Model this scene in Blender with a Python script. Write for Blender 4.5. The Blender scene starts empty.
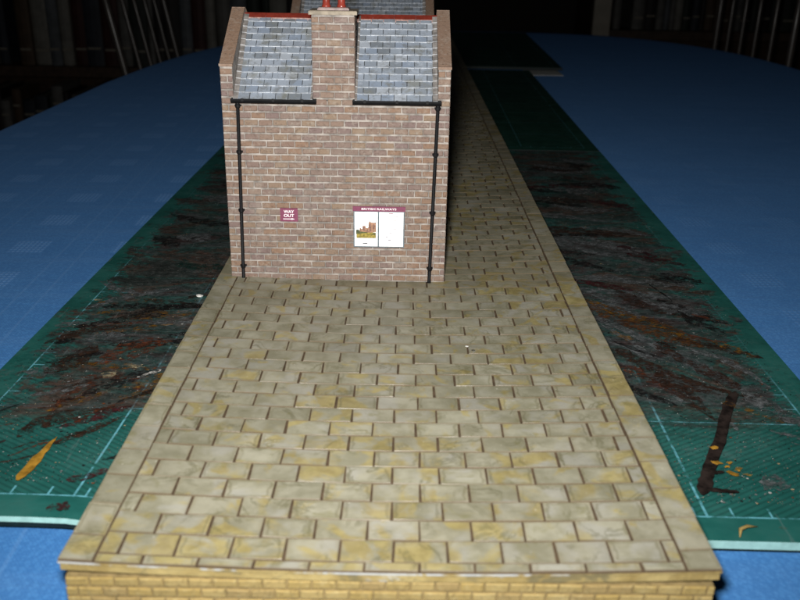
import bpy, bmesh, math, random
from mathutils import Vector, Matrix
random.seed(7)
S = 0.01                       # all builder numbers are centimetres
TZ = 74.0                      # height of the table top above the floor
scene = bpy.context.scene
col = scene.collection

# ------------------------------------------------------------------ camera
PITCH, YAW, ROLL = math.radians(21.68), math.radians(0.017), math.radians(0.9)
CAM = Vector((0.126, 0.0, 2.3 + 12.927))
fw = Vector((math.sin(YAW) * math.cos(PITCH), math.cos(YAW) * math.cos(PITCH), -math.sin(PITCH)))
rt = Vector((math.cos(YAW), -math.sin(YAW), 0))
up = rt.cross(fw)
rt2 = rt * math.cos(ROLL) + up * math.sin(ROLL)
up2 = up * math.cos(ROLL) - rt * math.sin(ROLL)
cd = bpy.data.cameras.new('camera')
cd.sensor_width = 36.0
cd.lens = 889.0 / 800.0 * 36.0
cd.clip_start = 0.01
cd.clip_end = 50
cd.dof.use_dof = True
cd.dof.focus_distance = 0.385
cd.dof.aperture_fstop = 26.0
cam = bpy.data.objects.new('camera', cd)
col.objects.link(cam)
M3 = Matrix((rt2, up2, -fw)).transposed()
cam.matrix_world = Matrix.Translation((CAM + Vector((0, 0, TZ))) * S) @ M3.to_4x4()
scene.camera = cam

# ------------------------------------------------------------------ light: the camera's own flash in a dark room
world = bpy.data.worlds.new('World')
scene.world = world
world.use_nodes = True
world.node_tree.nodes['Background'].inputs[0].default_value = (0.7, 0.8, 1.0, 1)
world.node_tree.nodes['Background'].inputs[1].default_value = 0.006
ld = bpy.data.lights.new('camera_flash', 'SPOT')
ld.energy = 8.8
ld.color = (1.0, 0.985, 0.95)
ld.spot_size = math.radians(128)
ld.spot_blend = 1.0
ld.shadow_soft_size = 0.009
flash = bpy.data.objects.new('camera_flash', ld)
col.objects.link(flash)
fpos = CAM + rt2 * -0.9 + up2 * 2.2 + fw * 1.0
aim = fw * 0.96 + up2 * 0.28
flash.matrix_world = Matrix.Translation((fpos + Vector((0, 0, TZ))) * S) @ aim.to_track_quat('-Z', 'Y').to_matrix().to_4x4()

vs = scene.view_settings
vs.view_transform = 'Standard'
vs.look = 'None'
vs.exposure = 0.0
vs.gamma = 1.0

# ------------------------------------------------------------------ material helpers
class NT:
    def __init__(s, name):
        s.m = bpy.data.materials.new(name)
        s.m.use_nodes = True
        s.t = s.m.node_tree
        s.b = s.t.nodes['Principled BSDF']
    def put(s, sock, v):
        if isinstance(v, bpy.types.NodeSocket):
            s.t.links.new(v, sock)
        elif isinstance(v, (tuple, list)) and len(v) == 3 and sock.type == 'RGBA':
            sock.default_value = (*v, 1)
        else:
            sock.default_value = v
    def node(s, typ, ins=None, **kw):
        n = s.t.nodes.new(typ)
        for k, v in kw.items():
            setattr(n, k, v)
        for k, v in (ins or {}).items():
            s.put(n.inputs[k], v)
        return n
    def math(s, op, a, b=0.0, c=0.0, clamp=False):
        n = s.node('ShaderNodeMath', {0: a, 1: b, 2: c}, operation=op, use_clamp=clamp)
        return n.outputs[0]
    def vmath(s, op, a, b=(0, 0, 0)):
        n = s.node('ShaderNodeVectorMath', {0: a, 1: b}, operation=op)
        return n.outputs[0]
    def mix(s, f, a, b, blend='MIX'):
        n = s.node('ShaderNodeMix', data_type='RGBA', blend_type=blend)
        s.put(n.inputs['Factor'], f)
        s.put(n.inputs[6], a)
        s.put(n.inputs[7], b)
        return n.outputs[2]
    def ss(s, v, lo, hi, a=0.0, b=1.0):
        n = s.node('ShaderNodeMapRange', {0: v, 1: lo, 2: hi, 3: a, 4: b}, interpolation_type='SMOOTHSTEP')
        return n.outputs[0]
    def noise(s, vec, scale, detail=4.0, rough=0.55, dist=0.0):
        n = s.node('ShaderNodeTexNoise', {'Vector': vec, 'Scale': scale, 'Detail': detail, 'Roughness': rough, 'Distortion': dist})
        return n.outputs[0]
    def pos(s):                               # world position in centimetres
        g = s.node('ShaderNodeNewGeometry')
        n = s.node('ShaderNodeVectorMath', {0: g.outputs['Position'], 'Scale': 100.0}, operation='SCALE')
        return n.outputs[0]
    def rnd(s):                               # one number per piece, for objects and for joined pieces
        o = s.node('ShaderNodeObjectInfo').outputs['Random']
        a = s.node('ShaderNodeAttribute', attribute_name='tone').outputs['Fac']
        return s.math('FRACT', s.math('ADD', o, a))
    def mapping(s, vec, scale=(1, 1, 1), rot=(0, 0, 0), loc=(0, 0, 0)):
        n = s.node('ShaderNodeMapping', {'Vector': vec, 'Location': loc, 'Rotation': rot, 'Scale': scale})
        return n.outputs[0]
    def ramp(s, f, stops, interp='LINEAR'):
        n = s.node('ShaderNodeValToRGB', {0: f})
        n.color_ramp.interpolation = interp
        e = n.color_ramp.elements
        while len(e) < len(stops):
            e.new(0.5)
        for i, (p, c) in enumerate(stops):
            e[i].position = p
            e[i].color = (*c, 1)
        return n.outputs[0]
    def xyz(s, v):
        n = s.node('ShaderNodeSeparateXYZ', {0: v})
        return n.outputs
    def bump(s, h, strength=0.3, dist=0.0003):
        n = s.node('ShaderNodeBump', {'Height': h, 'Strength': strength, 'Distance': dist})
        s.put(s.b.inputs['Normal'], n.outputs[0])
    def out(s, color, rough=0.6, spec=0.3):
        s.put(s.b.inputs['Base Color'], color)
        s.put(s.b.inputs['Roughness'], rough)
        s.put(s.b.inputs['Specular IOR Level'], spec)
        return s.m

def plain(name, c, rough=0.6, spec=0.3, var=0.25, scale=4.0):
    n = NT(name)
    p = n.pos()
    f = n.noise(p, scale, 5)
    k = tuple(x * (1 - var) for x in c)
    k2 = tuple(min(1, x * (1 + var)) for x in c)
    cc = n.mix(n.ss(f, 0.3, 0.7), k, k2)
    n.bump(n.noise(p, scale * 6, 3), 0.25, 0.0002)
    return n.out(cc, rough, spec)

# ---- paving stone
def m_stone(joint=False):
    n = NT('stained_stone_edge' if joint else 'painted_paving_stone')
    p = n.pos()
    r = n.rnd()
    off = n.node('ShaderNodeCombineXYZ', {0: n.math('MULTIPLY', r, 91.0), 1: n.math('MULTIPLY', r, 57.0), 2: n.math('MULTIPLY', r, 23.0)}).outputs[0]
    q = n.vmath('ADD', p, off)
    big = n.noise(p, 0.16, 3)
    base = n.mix(n.ss(n.noise(q, 1.1, 5, 0.6), 0.34, 0.66), (0.200, 0.190, 0.132), (0.290, 0.277, 0.210))
    grey = n.ss(n.noise(q, 0.8, 3, 0.5, 0.4), 0.52, 0.66)
    base = n.mix(n.math('MULTIPLY', grey, 0.6), base, (0.295, 0.288, 0.256))
    # ochre wash pooled in part of some stones
    w = n.noise(q, 0.95, 4, 0.55, 0.7)
    yel = n.ss(n.math('ADD', w, n.math('MULTIPLY', n.math('SUBTRACT', big, 0.5), 0.55)), n.ss(n.xyz(p)[1], 18.0, 34.0, 0.485, 0.555), 0.63)
    base = n.mix(n.math('MULTIPLY', yel, 0.62), base, n.mix(n.ss(n.noise(q, 2.3, 3), 0.4, 0.6), (0.245, 0.185, 0.045), (0.325, 0.258, 0.078)))
    # olive-brown dried edges of the wash
    v = n.noise(q, 0.75, 5, 0.6, 1.0)
    ring = n.ss(n.math('ABSOLUTE', n.math('SUBTRACT', v, 0.53)), 0.002, 0.034, 1.0, 0.0)
    msk = n.ss(n.noise(q, 0.6, 2), 0.46, 0.60)
    base = n.mix(n.math('MULTIPLY', n.math('MULTIPLY', ring, msk), 0.5), base, (0.095, 0.090, 0.042))
    olive = n.ss(n.noise(q, 1.7, 5, 0.65, 0.5), 0.56, 0.72)
    base = n.mix(n.math('MULTIPLY', olive, 0.5), base, (0.155, 0.145, 0.06))
    # wash dried along the rim of some stones
    gx, gy, gz = n.xyz(n.node('ShaderNodeTexCoord').outputs['Generated'])
    rim = n.math('MAXIMUM', n.math('ABSOLUTE', n.math('SUBTRACT', gx, 0.5)), n.math('ABSOLUTE', n.math('SUBTRACT', gy, 0.5)))
    rim = n.math('ADD', rim, n.math('MULTIPLY', n.math('SUBTRACT', n.noise(q, 2.2, 4, 0.6), 0.5), 0.30))
    rl = n.ss(n.math('ABSOLUTE', n.math('SUBTRACT', rim, 0.42)), 0.005, 0.05, 1.0, 0.0)
    pick = n.ss(n.math('FRACT', n.math('MULTIPLY', r, 17.3)), 0.50, 0.75)
    base = n.mix(n.math('MULTIPLY', n.math('MULTIPLY', rl, pick), 0.5), base, (0.120, 0.110, 0.058))
    base = n.mix(n.math('MULTIPLY', n.ss(rim, 0.40, 0.52), 0.35), base, (0.20, 0.165, 0.095))
    # piece to piece tone
    base = n.mix(1.0, base, n.ramp(r, [(0.0, (0.86, 0.86, 0.84)), (0.5, (0.98, 0.97, 0.96)), (1.0, (1.08, 1.08, 1.08))]), 'MULTIPLY')
    speck = n.ss(n.noise(p, 9.0, 2), 0.71, 0.77)
    base = n.mix(n.math('MULTIPLY', speck, 0.35), base, (0.66, 0.63, 0.54))
    n.bump(n.math('ADD', n.noise(q, 3.0, 5), n.math('MULTIPLY', n.noise(q, 16, 3), 0.3)), 0.35, 0.0004)
    if joint:
        base = n.mix(0.88, base, (0.105, 0.076, 0.045))
    return n.out(base, n.ss(w, 0.3, 0.7, 0.52, 0.34), 0.4)

# ---- wall brick
def m_brick(name, pal, wear, rough=0.7):
    n = NT(name)
    p = n.pos()
    r = n.rnd()
    c = n.ramp(r, [(i / len(pal), x) for i, x in enumerate(pal)], 'CONSTANT')
    mean = tuple(sum(q[i] for q in pal) / len(pal) for i in range(3))
    c = n.mix(0.2, c, mean)
    big = n.ss(n.noise(p, 0.45, 4), 0.35, 0.65)
    c = n.mix(n.math('MULTIPLY', big, 0.35), c, pal[1])
    c = n.mix(n.ss(n.noise(n.mapping(p, (1, 1, 1), loc=(3, 5, 9)), 0.9, 5, 0.6), 0.5, 0.72, 0.0, 0.45), c, wear)
    f = n.noise(p, 6.0, 5, 0.65)
    c = n.mix(n.ss(f, 0.50, 0.78, 0.0, 0.75), c, wear)
    c = n.mix(n.ss(n.noise(p, 8.0, 4, 0.7), 0.50, 0.70, 0.0, 0.6), c, tuple(x * 0.45 for x in pal[0]))
    n.bump(n.noise(p, 14.0, 4), 0.5, 0.0003)
    return n.out(c, rough, 0.25)

def m_slate():
    n = NT('painted_slate')
    p = n.pos()
    r = n.rnd()
    c = n.ramp(r, [(0.0, (0.215, 0.245, 0.29)), (0.2, (0.24, 0.275, 0.325)), (0.42, (0.185, 0.21, 0.245)), (0.56, (0.265, 0.30, 0.355)), (0.72, (0.205, 0.245, 0.31)), (0.88, (0.31, 0.34, 0.385)), (0.95, (0.155, 0.175, 0.20))], 'CONSTANT')
    f = n.noise(n.mapping(p, (1, 1, 0.5)), 3.2, 6, 0.7)
    c = n.mix(n.ss(f, 0.51, 0.64, 0.0, 0.75), c, (0.15, 0.16, 0.17))
    c = n.mix(n.ss(n.noise(n.mapping(p, (1, 1, 1), loc=(4, 9, 2)), 2.6, 6, 0.7), 0.54, 0.72, 0.0, 0.5), c, (0.40, 0.44, 0.50))
    c = n.mix(n.ss(n.noise(n.mapping(p, (1, 1, 1), loc=(14, 1, 7)), 1.3, 4, 0.6), 0.50, 0.68, 0.0, 0.6), c, (0.155, 0.15, 0.115))
    n.bump(n.noise(p, 12.0, 4), 0.4, 0.0003)
    return n.out(c, 0.55, 0.3)

# ---- cutting mat (u, v = its own centimetres, origin at its front left corner)
def m_mat(name, base, dirt, seed):
    n = NT(name)
    tc = n.node('ShaderNodeTexCoord').outputs['Object']
    o = n.node('ShaderNodeVectorMath', {0: tc, 'Scale': 100.0}, operation='SCALE').outputs[0]
    X, Y, Z = n.xyz(o)
    p = n.pos()
    c = n.mix(n.ss(n.noise(p, 0.5, 4), 0.3, 0.7), tuple(x * 0.8 for x in base), tuple(x * 1.2 for x in base))
    def band(v, centre, half):
        return n.math('LESS_THAN', n.math('ABSOLUTE', n.math('SUBTRACT', v, centre)), half)
    # printed field: 1.15 cm margin all round
    fx = n.math('LESS_THAN', n.math('ABSOLUTE', X), 13.95)
    fy = n.math('MULTIPLY', n.math('GREATER_THAN', Y, 1.15), n.math('LESS_THAN', Y, 48.9))
    field = n.math('MULTIPLY', fx, fy)
    # fine diagonal hatch
    h = n.math('SINE', n.math('MULTIPLY', n.math('SUBTRACT', Y, n.math('MULTIPLY', n.math('ABSOLUTE', X), 0.62)), 2 * math.pi / 0.24))
    hm = n.math('MULTIPLY', n.ss(h, -0.1, 0.7), field)
    c = n.mix(n.math('MULTIPLY', hm, 0.42), c, tuple(x * 0.32 for x in base))
    # grid every five centimetres, ticks every one
    def grid(v, period, off, half):
        m = n.math('FRACT', n.math('DIVIDE', n.math('ADD', v, off + period * 20), period))
        d = n.math('MINIMUM', m, n.math('SUBTRACT', 1.0, m))
        return n.math('LESS_THAN', d, half / period)
    gx = n.math('MAXIMUM', n.math('MAXIMUM', band(X, 13.95, 0.035), band(X, -13.95, 0.03)), n.math('MAXIMUM', band(X, 8.9, 0.04), band(X, -9.2, 0.035)))
    gy = n.math('MAXIMUM', n.math('MULTIPLY', grid(Y, 5.45, -1.15, 0.032), fx), 0.0)
    inx = n.math('LESS_THAN', n.math('ABSOLUTE', X), 14.0)
    iny = n.math('MULTIPLY', n.math('GREATER_THAN', Y, 1.10), n.math('LESS_THAN', Y, 48.95))
    tick_x = n.math('MULTIPLY', grid(X, 1.09, 0.15, 0.03), n.math('LESS_THAN', n.math('ABSOLUTE', n.math('SUBTRACT', Y, 1.37)), 0.23))
    tick_y = n.math('MULTIPLY', grid(Y, 1.09, -1.15, 0.03), n.math('MAXIMUM', n.math('GREATER_THAN', X, 13.5), n.math('LESS_THAN', X, -13.5)))
    lines = n.math('MAXIMUM', n.math('MULTIPLY', gx, iny), n.math('MAXIMUM', n.math('MULTIPLY', gy, inx), n.math('MULTIPLY', n.math('MAXIMUM', tick_x, tick_y), field)))
    wornl = n.ss(n.noise(p, 1.4, 5, 0.7), 0.36, 0.56)
    if dirt:
        fade_r = n.math('MULTIPLY', n.math('GREATER_THAN', X, 0.0), n.ss(Y, 7.5, 11.0))
        wornl = n.math('MULTIPLY', wornl, n.math('SUBTRACT', 1.0, n.math('MULTIPLY', n.math('MAXIMUM', fade_r, n.ss(Y, 16.0, 27.0)), 0.85)))
    c = n.mix(n.math('MULTIPLY', n.math('MULTIPLY', lines, wornl), 0.8 if dirt else 0.3), c, (0.16, 0.48, 0.58))
    if dirt:
        sm = n.mapping(p, (0.35, 0.9, 1), rot=(0, 0, math.radians(24)), loc=(seed, 0, 0))
        amount = n.math('MULTIPLY', n.ss(Y, 1.5, 9.0), n.ss(n.math('ADD', n.math('ABSOLUTE', X), n.math('MULTIPLY', n.math('SUBTRACT', n.noise(p, 0.8, 7, 0.75), 0.5), 9.0)), 12.6, 15.9, 1.0, 0.0))
        d1 = n.noise(sm, 0.5, 7, 0.68, 0.8)
        k = n.ss(n.math('ADD', d1, n.math('MULTIPLY', n.math('SUBTRACT', amount, 1.0), 0.5)), 0.28, 0.50)
        hue = n.noise(n.mapping(p, (0.5, 0.8, 1), loc=(3 + seed, 8, 0)), 0.33, 6, 0.65, 0.6)
        dc = n.ramp(hue, [(0.30, (0.016, 0.017, 0.016)), (0.40, (0.040, 0.037, 0.034)), (0.46, (0.085, 0.036, 0.024)), (0.50, (0.022, 0.050, 0.044)), (0.55, (0.060, 0.066, 0.068)), (0.61, (0.052, 0.020, 0.020)), (0.67, (0.030, 0.052, 0.046)), (0.75, (0.10, 0.055, 0.018))])
        fine = n.noise(n.mapping(p, (0.6, 1.6, 1), rot=(0, 0, math.radians(-15))), 2.0, 7, 0.75, 0.5)
        dc = n.mix(n.ss(fine, 0.44, 0.64, 0.0, 0.75), dc, (0.012, 0.014, 0.013))
        dc = n.mix(n.ss(n.noise(n.mapping(p, (0.7, 1.5, 1), loc=(5, 3, 0)), 1.7, 7, 0.75), 0.54, 0.70, 0.0, 0.45), dc, (0.10, 0.105, 0.105))
        c = n.mix(n.math('MULTIPLY', k, 0.92), c, dc)
        sp = n.ss(n.noise(p, 7.0, 3, 0.6), 0.69, 0.74)
        c = n.mix(n.math('MULTIPLY', sp, n.math('MULTIPLY', amount, 0.5)), c, (0.30, 0.29, 0.27))
        gr = n.noise(n.mapping(p, (1, 1.3, 1), loc=(2, 2, 0)), 3.2, 8, 0.85)
        c = n.mix(n.math('MULTIPLY', n.ss(gr, 0.53, 0.66), n.math('MULTIPLY', amount, 0.5)), c, (0.19, 0.20, 0.195))
        c = n.mix(n.math('MULTIPLY', n.ss(gr, 0.50, 0.38), n.math('MULTIPLY', amount, 0.85)), c, (0.010, 0.011, 0.010))
        film = n.ss(n.noise(p, 0.5, 6, 0.7), 0.45, 0.7)
        c = n.mix(n.math('MULTIPLY', film, 0.22), c, (0.06, 0.085, 0.08))
        chalk = n.noise(n.mapping(p, (0.5, 1.2, 1), rot=(0, 0, math.radians(-28)), loc=(9, 4, 0)), 0.7, 8, 0.78, 0.4)
        c = n.mix(n.math('MULTIPLY', n.ss(chalk, 0.54, 0.72), n.math('MULTIPLY', amount, 0.5)), c, (0.17, 0.185, 0.19))
        # scuffs
        sc = n.noise(n.mapping(p, (3.0, 0.35, 1), rot=(0, 0, math.radians(60))), 1.2, 4)
        c = n.mix(n.ss(sc, 0.66, 0.74, 0.0, 0.25), c, (0.22, 0.26, 0.26))
    n.bump(n.math('ADD', n.noise(p, 5.0, 5), n.math('MULTIPLY', hm, 0.15)), 0.3, 0.0003)
    return n.out(c, n.ss(n.noise(p, 0.8, 4), 0.3, 0.7, 0.42, 0.62), 0.35)

def m_cloth():
    n = NT('blue_damask_cloth')
    p = n.pos()
    q = n.mapping(p, (1, 1, 1), rot=(0, 0, math.radians(-2.4)))
    X, Y, Z = n.xyz(q)
    u = n.math('FRACT', n.math('DIVIDE', n.math('ADD', X, 500.0 + 17.3), 5.4))
    v = n.math('FRACT', n.math('DIVIDE', n.math('ADD', Y, 500.0 + 1.5), 5.0))
    cell = n.math('MULTIPLY', n.ss(n.math('ABSOLUTE', n.math('SUBTRACT', u, 0.5)), 0.14, 0.19, 1.0, 0.0), n.ss(n.math('ABSOLUTE', n.math('SUBTRACT', v, 0.5)), 0.17, 0.23, 1.0, 0.0))
    def wave(a, per):
        return n.math('SINE', n.math('MULTIPLY', a, 2 * math.pi / per))
    dots = n.ss(n.math('ADD', wave(X, 0.24), wave(Y, 0.32)), 0.0, 1.0)
    twill = n.ss(wave(n.math('ADD', X, n.math('MULTIPLY', Y, 0.7)), 0.11), -0.6, 0.8)
    def stripe(a, c0, h):
        return n.ss(n.math('ABSOLUTE', n.math('SUBTRACT', a, c0)), h, h + 0.01, 1.0, 0.0)
    lines = n.math('MAXIMUM', n.math('MAXIMUM', stripe(u, 0.07, 0.006), stripe(u, 0.86, 0.006)), n.math('MULTIPLY', stripe(v, 0.05, 0.07), 0.35))
    f = n.noise(p, 0.12, 3)
    c = n.mix(n.ss(f, 0.3, 0.7), (0.052, 0.195, 0.470), (0.064, 0.222, 0.520))
    c = n.mix(n.math('MULTIPLY', twill, 0.20), c, (0.07, 0.24, 0.57))
    rip = n.noise(n.mapping(p, (0.45, 1.0, 1), rot=(0, 0, math.radians(8))), 0.55, 5, 0.65, 0.5)
    c = n.mix(n.ss(rip, 0.36, 0.64, 0.0, 0.4), c, (0.09, 0.26, 0.57))
    wv = n.node('ShaderNodeTexVoronoi', {'Vector': n.mapping(q, (1.0, 0.8, 1)), 'Scale': 7.0}).outputs['Distance']
    c = n.mix(n.ss(wv, 0.25, 0.6, 0.0, 0.38), c, (0.030, 0.125, 0.36))
    c = n.mix(n.math('MULTIPLY', lines, n.ss(X, -6.0, 6.0, 0.26, 0.05)), c, (0.14, 0.30, 0.58))
    c = n.mix(n.math('MULTIPLY', n.math('MULTIPLY', cell, dots), n.ss(X, -6.0, 6.0, 0.62, 0.25)), c, (0.19, 0.38, 0.70))
    c = n.mix(n.math('MULTIPLY', cell, n.ss(X, -6.0, 6.0, 0.2, 0.04)), c, (0.12, 0.31, 0.70))
    c = n.mix(n.ss(n.noise(p, 9.0, 4, 0.8), 0.5, 0.68, 0.0, 0.55), c, (0.10, 0.29, 0.62))
    hgt = n.math('ADD', n.math('MULTIPLY', n.math('ADD', twill, n.math('MULTIPLY', rip, 14.0)), 0.4), n.math('ADD', n.math('MULTIPLY', n.math('MULTIPLY', cell, dots), 1.0), n.noise(p, 9.0, 3)))
    n.bump(hgt, 0.35, 0.0003)
    n.put(n.b.inputs['Sheen Weight'], 0.16)
    n.put(n.b.inputs['Sheen Roughness'], 0.45)
    n.put(n.b.inputs['Sheen Tint'], (0.22, 0.42, 0.80, 1))
    return n.out(c, 0.85, 0.08)

def m_edge_band(chip=0.60, name='ochre_platform_edge'):
    n = NT(name)
    p = n.pos()
    c = n.mix(n.ss(n.noise(p, 0.9, 5, 0.6), 0.35, 0.65), (0.245, 0.175, 0.060), (0.34, 0.26, 0.105))
    c = n.mix(n.ss(n.noise(n.mapping(p, (1, 1, 2)), 0.8, 5, 0.65, 0.6), 0.50, 0.62, 0.0, 0.8), c, (0.13, 0.11, 0.055))
    c = n.mix(n.ss(n.noise(n.mapping(p, (1, 1, 1), loc=(7, 3, 1)), 0.55, 4, 0.6, 0.4), chip, chip + 0.07, 0.0, 0.8), c, (0.40, 0.41, 0.40))
    n.bump(n.noise(p, 5.0, 5), 0.6, 0.0006)
    return n.out(c, 0.65, 0.25)

M = {}
M['stone'] = m_stone()
M['stone_edge'] = m_stone(True)
M['groove'] = plain('brown_joint', (0.075, 0.050, 0.030), 0.8, 0.2)
M['lip'] = m_edge_band(0.50, 'chipped_platform_lip')
M['edge_band'] = m_edge_band()
M['brick'] = m_brick('brown_brick', [(0.180, 0.118, 0.092), (0.195, 0.135, 0.104), (0.166, 0.117, 0.106), (0.205, 0.124, 0.080), (0.178, 0.130, 0.110), (0.156, 0.111, 0.107), (0.212, 0.150, 0.102)], (0.285, 0.245, 0.205))
M['ochre_brick'] = m_brick('ochre_brick', [(0.265, 0.190, 0.066), (0.30, 0.218, 0.082), (0.235, 0.165, 0.065), (0.28, 0.195, 0.060)], (0.36, 0.285, 0.13))
M['mortar'] = plain('pale_mortar', (0.262, 0.236, 0.214), 0.8, 0.2, 0.38, 3.0)
M['ochre_mortar'] = plain('ochre_mortar', (0.22, 0.16, 0.07), 0.8, 0.2)
M['slate'] = m_slate()
M['slate_edge'] = plain('drybrushed_slate_edge', (0.52, 0.54, 0.57), 0.6, 0.3, 0.35, 5.0)
M['roof_deck'] = plain('dark_roof_deck', (0.045, 0.047, 0.05), 0.8, 0.2)
M['fillet'] = plain('grey_mortar_fillet', (0.19, 0.175, 0.165), 0.7, 0.25, 0.35, 5.0)
M['coping'] = m_brick('washed_brown_coping', [(0.20, 0.135, 0.10), (0.23, 0.15, 0.105)], (0.31, 0.265, 0.225))
M['ridge'] = plain('red_ridge_tile', (0.16, 0.022, 0.013), 0.55, 0.3, 0.25, 3.0)
M['ridge_scuff'] = plain('scuffed_ridge_edge', (0.42, 0.27, 0.24), 0.6, 0.3, 0.4, 6.0)
M['black_iron'] = plain('black_painted_iron', (0.004, 0.004, 0.005), 0.6, 0.2)
M['pot'] = plain('red_chimney_pot', (0.20, 0.030, 0.020), 0.25, 0.5, 0.2, 3.0)
M['cap'] = plain('cream_chimney_cap', (0.25, 0.21, 0.16), 0.65, 0.3, 0.25, 4.0)
M['flaunching'] = plain('grey_flaunching', (0.27, 0.21, 0.20), 0.7, 0.3)
M['maroon'] = plain('maroon_print', (0.175, 0.045, 0.085), 0.5, 0.3, 0.1, 8.0)
M['print_white'] = plain('white_print', (0.86, 0.80, 0.82), 0.5, 0.3, 0.03)
M['paper'] = plain('white_poster_paper', (0.86, 0.86, 0.86), 0.5, 0.3, 0.03)
M['board'] = plain('dark_poster_frame', (0.11, 0.14, 0.16), 0.6, 0.3)
M['ink_castle'] = plain('castle_brown_ink', (0.30, 0.165, 0.105), 0.5, 0.3, 0.35, 14.0)
M['ink_castle_dark'] = plain('castle_shadow_ink', (0.15, 0.08, 0.07), 0.5, 0.3, 0.35, 14.0)
M['ink_grass'] = plain('yellow_grass_ink', (0.26, 0.20, 0.04), 0.5, 0.3, 0.4, 10.0)
M['ink_bush'] = plain('dark_green_ink', (0.075, 0.085, 0.035), 0.5, 0.3, 0.4, 12.0)
M['ink_dark'] = plain('dark_ink', (0.10, 0.10, 0.11), 0.5, 0.3)
M['ink_faint'] = plain('faint_ink', (0.30, 0.27, 0.31), 0.5, 0.3, 0.08, 9.0)
M['ink_pink'] = plain('pink_ink', (0.30, 0.17, 0.20), 0.5, 0.3, 0.1)
GREEN = (0.015, 0.112, 0.097)
M['mat'] = m_mat('green_cutting_mat', GREEN, True, 0.0)
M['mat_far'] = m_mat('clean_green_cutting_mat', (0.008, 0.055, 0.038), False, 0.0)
M['mat_edge_lit'] = plain('flash_lit_mat_edge', (0.26, 0.45, 0.43), 0.4, 0.4, 0.1)  # cut edge coloured paler, painting in the flash light it catches
M['mat_under_shade'] = plain('mat_underside_and_gap_shade', (0.004, 0.012, 0.012), 0.6, 0.3)  # underside colour; along the mat rims its dark is painted shade
M['pale_edge'] = plain('pale_board_edge', (0.62, 0.62, 0.58), 0.5, 0.3)
M['cloth'] = m_cloth()
def paint(name, c, rough=0.5, cut=0.40):
    n = NT(name)
    p = n.pos()
    f = n.noise(n.mapping(p, (1.0, 1.0, 1)), 3.0, 6, 0.7)
    cc = n.mix(n.ss(f, 0.40, 0.62), tuple(x * 0.6 for x in c), tuple(min(1, x * 1.25) for x in c))
    n.bump(n.noise(p, 8.0, 4), 0.6, 0.0004)
    # dry-brushed: the mat shows through the broken paint
    a = n.math('MULTIPLY', n.ss(n.noise(n.mapping(p, (1.3, 1.6, 1)), 2.4, 8, 0.8), cut, cut + 0.2), n.ss(n.noise(p, 9.0, 4, 0.8), 0.34, 0.52, 0.25, 1.0))
    n.put(n.b.inputs['Alpha'], a)
    return n.out(cc, rough, 0.35)
PAINT = {
    'umber': paint('umber_paint', (0.040, 0.020, 0.013)),
    'black': paint('black_paint', (0.012, 0.011, 0.011)),
    'grey': paint('grey_paint', (0.135, 0.145, 0.15)),
    'rust': paint('rust_paint', (0.125, 0.038, 0.018), cut=0.43),
    'orange': paint('orange_ochre_paint', (0.22, 0.105, 0.014), cut=0.46),
    'glaze': paint('brown_orange_glaze', (0.095, 0.040, 0.014), cut=0.42),
    'yellow': paint('yellow_ochre_paint', (0.50, 0.25, 0.018)),
    'maroon': paint('dark_maroon_paint', (0.055, 0.013, 0.015)),
    'cream': paint('cream_paint', (0.48, 0.40, 0.25)),
    'white': paint('white_paint', (0.62, 0.60, 0.56)),
    'green': paint('dark_green_paint', (0.012, 0.040, 0.032)),
}
SOLID_YELLOW = plain('thick_yellow_paint', (0.36, 0.19, 0.025), 0.45, 0.4, 0.45, 2.5)
SOLID_UMBER = plain('thick_umber_paint', (0.020, 0.014, 0.012), 0.5, 0.35, 0.7, 2.5)
M['wood_dark'] = plain('dark_wood', (0.055, 0.032, 0.02), 0.45, 0.4, 0.3, 0.6)
M['wood_chair'] = plain('varnished_chair_wood', (0.055, 0.046, 0.04), 0.3, 0.5, 0.2, 0.6)
M['wood_pale'] = plain('pale_door_frame_wood', (0.30, 0.27, 0.22), 0.5, 0.3, 0.1, 0.4)
M['carpet'] = plain('dark_carpet', (0.05, 0.04, 0.035), 0.9, 0.1)
M['wall_paint'] = plain('dark_wall', (0.05, 0.045, 0.04), 0.9, 0.1)
M['pages'] = plain('book_pages', (0.22, 0.20, 0.16), 0.8, 0.2)
M['crumb'] = plain('white_crumb', (0.6, 0.59, 0.56), 0.6, 0.3)

# ------------------------------------------------------------------ object helpers
def tag(o, label=None, cat=None, group=None, kind=None):
    if label: o['label'] = label
    if cat: o['category'] = cat
    if group: o['group'] = group
    if kind: o['kind'] = kind
    return o
ORG = {}                                     # origin (cm) of every object's root
def root(name, loc, label, cat, group=None):
    o = bpy.data.objects.new(name, None)
    o.empty_display_size = 0.02
    col.objects.link(o)
    o.location = ((Vector(loc) + Vector((0, 0, TZ))) * S)
    ORG[o.name] = Vector(loc)
    return tag(o, label, cat, group)
def make_mesh(name, verts, faces, mats, fmat=None, smooth=False, tone=None):
    me = bpy.data.meshes.new(name)
    me.from_pydata([tuple(v) for v in verts], [], faces)
    for m in mats:
        me.materials.append(m)
    if fmat is not None:
        me.polygons.foreach_set('material_index', fmat)
    if smooth:
        me.polygons.foreach_set('use_smooth', [True] * len(me.polygons))
    if tone is not None:
        a = me.attributes.new('tone', 'FLOAT', 'FACE')
        a.data.foreach_set('value', tone)
    me.update()
    return me
def link(name, me, parent=None, loc=None, rot=None, kind=None, label=None, origin=None):
    o = bpy.data.objects.new(name, me)
    col.objects.link(o)
    if parent is not None:
        o.parent = parent
        ORG[o.name] = ORG[parent.name]
    if loc is not None:
        o.location = loc
    if rot is not None:
        o.rotation_euler = rot
    if kind: o['kind'] = kind
    if label: o['label'] = label
    return o
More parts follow.
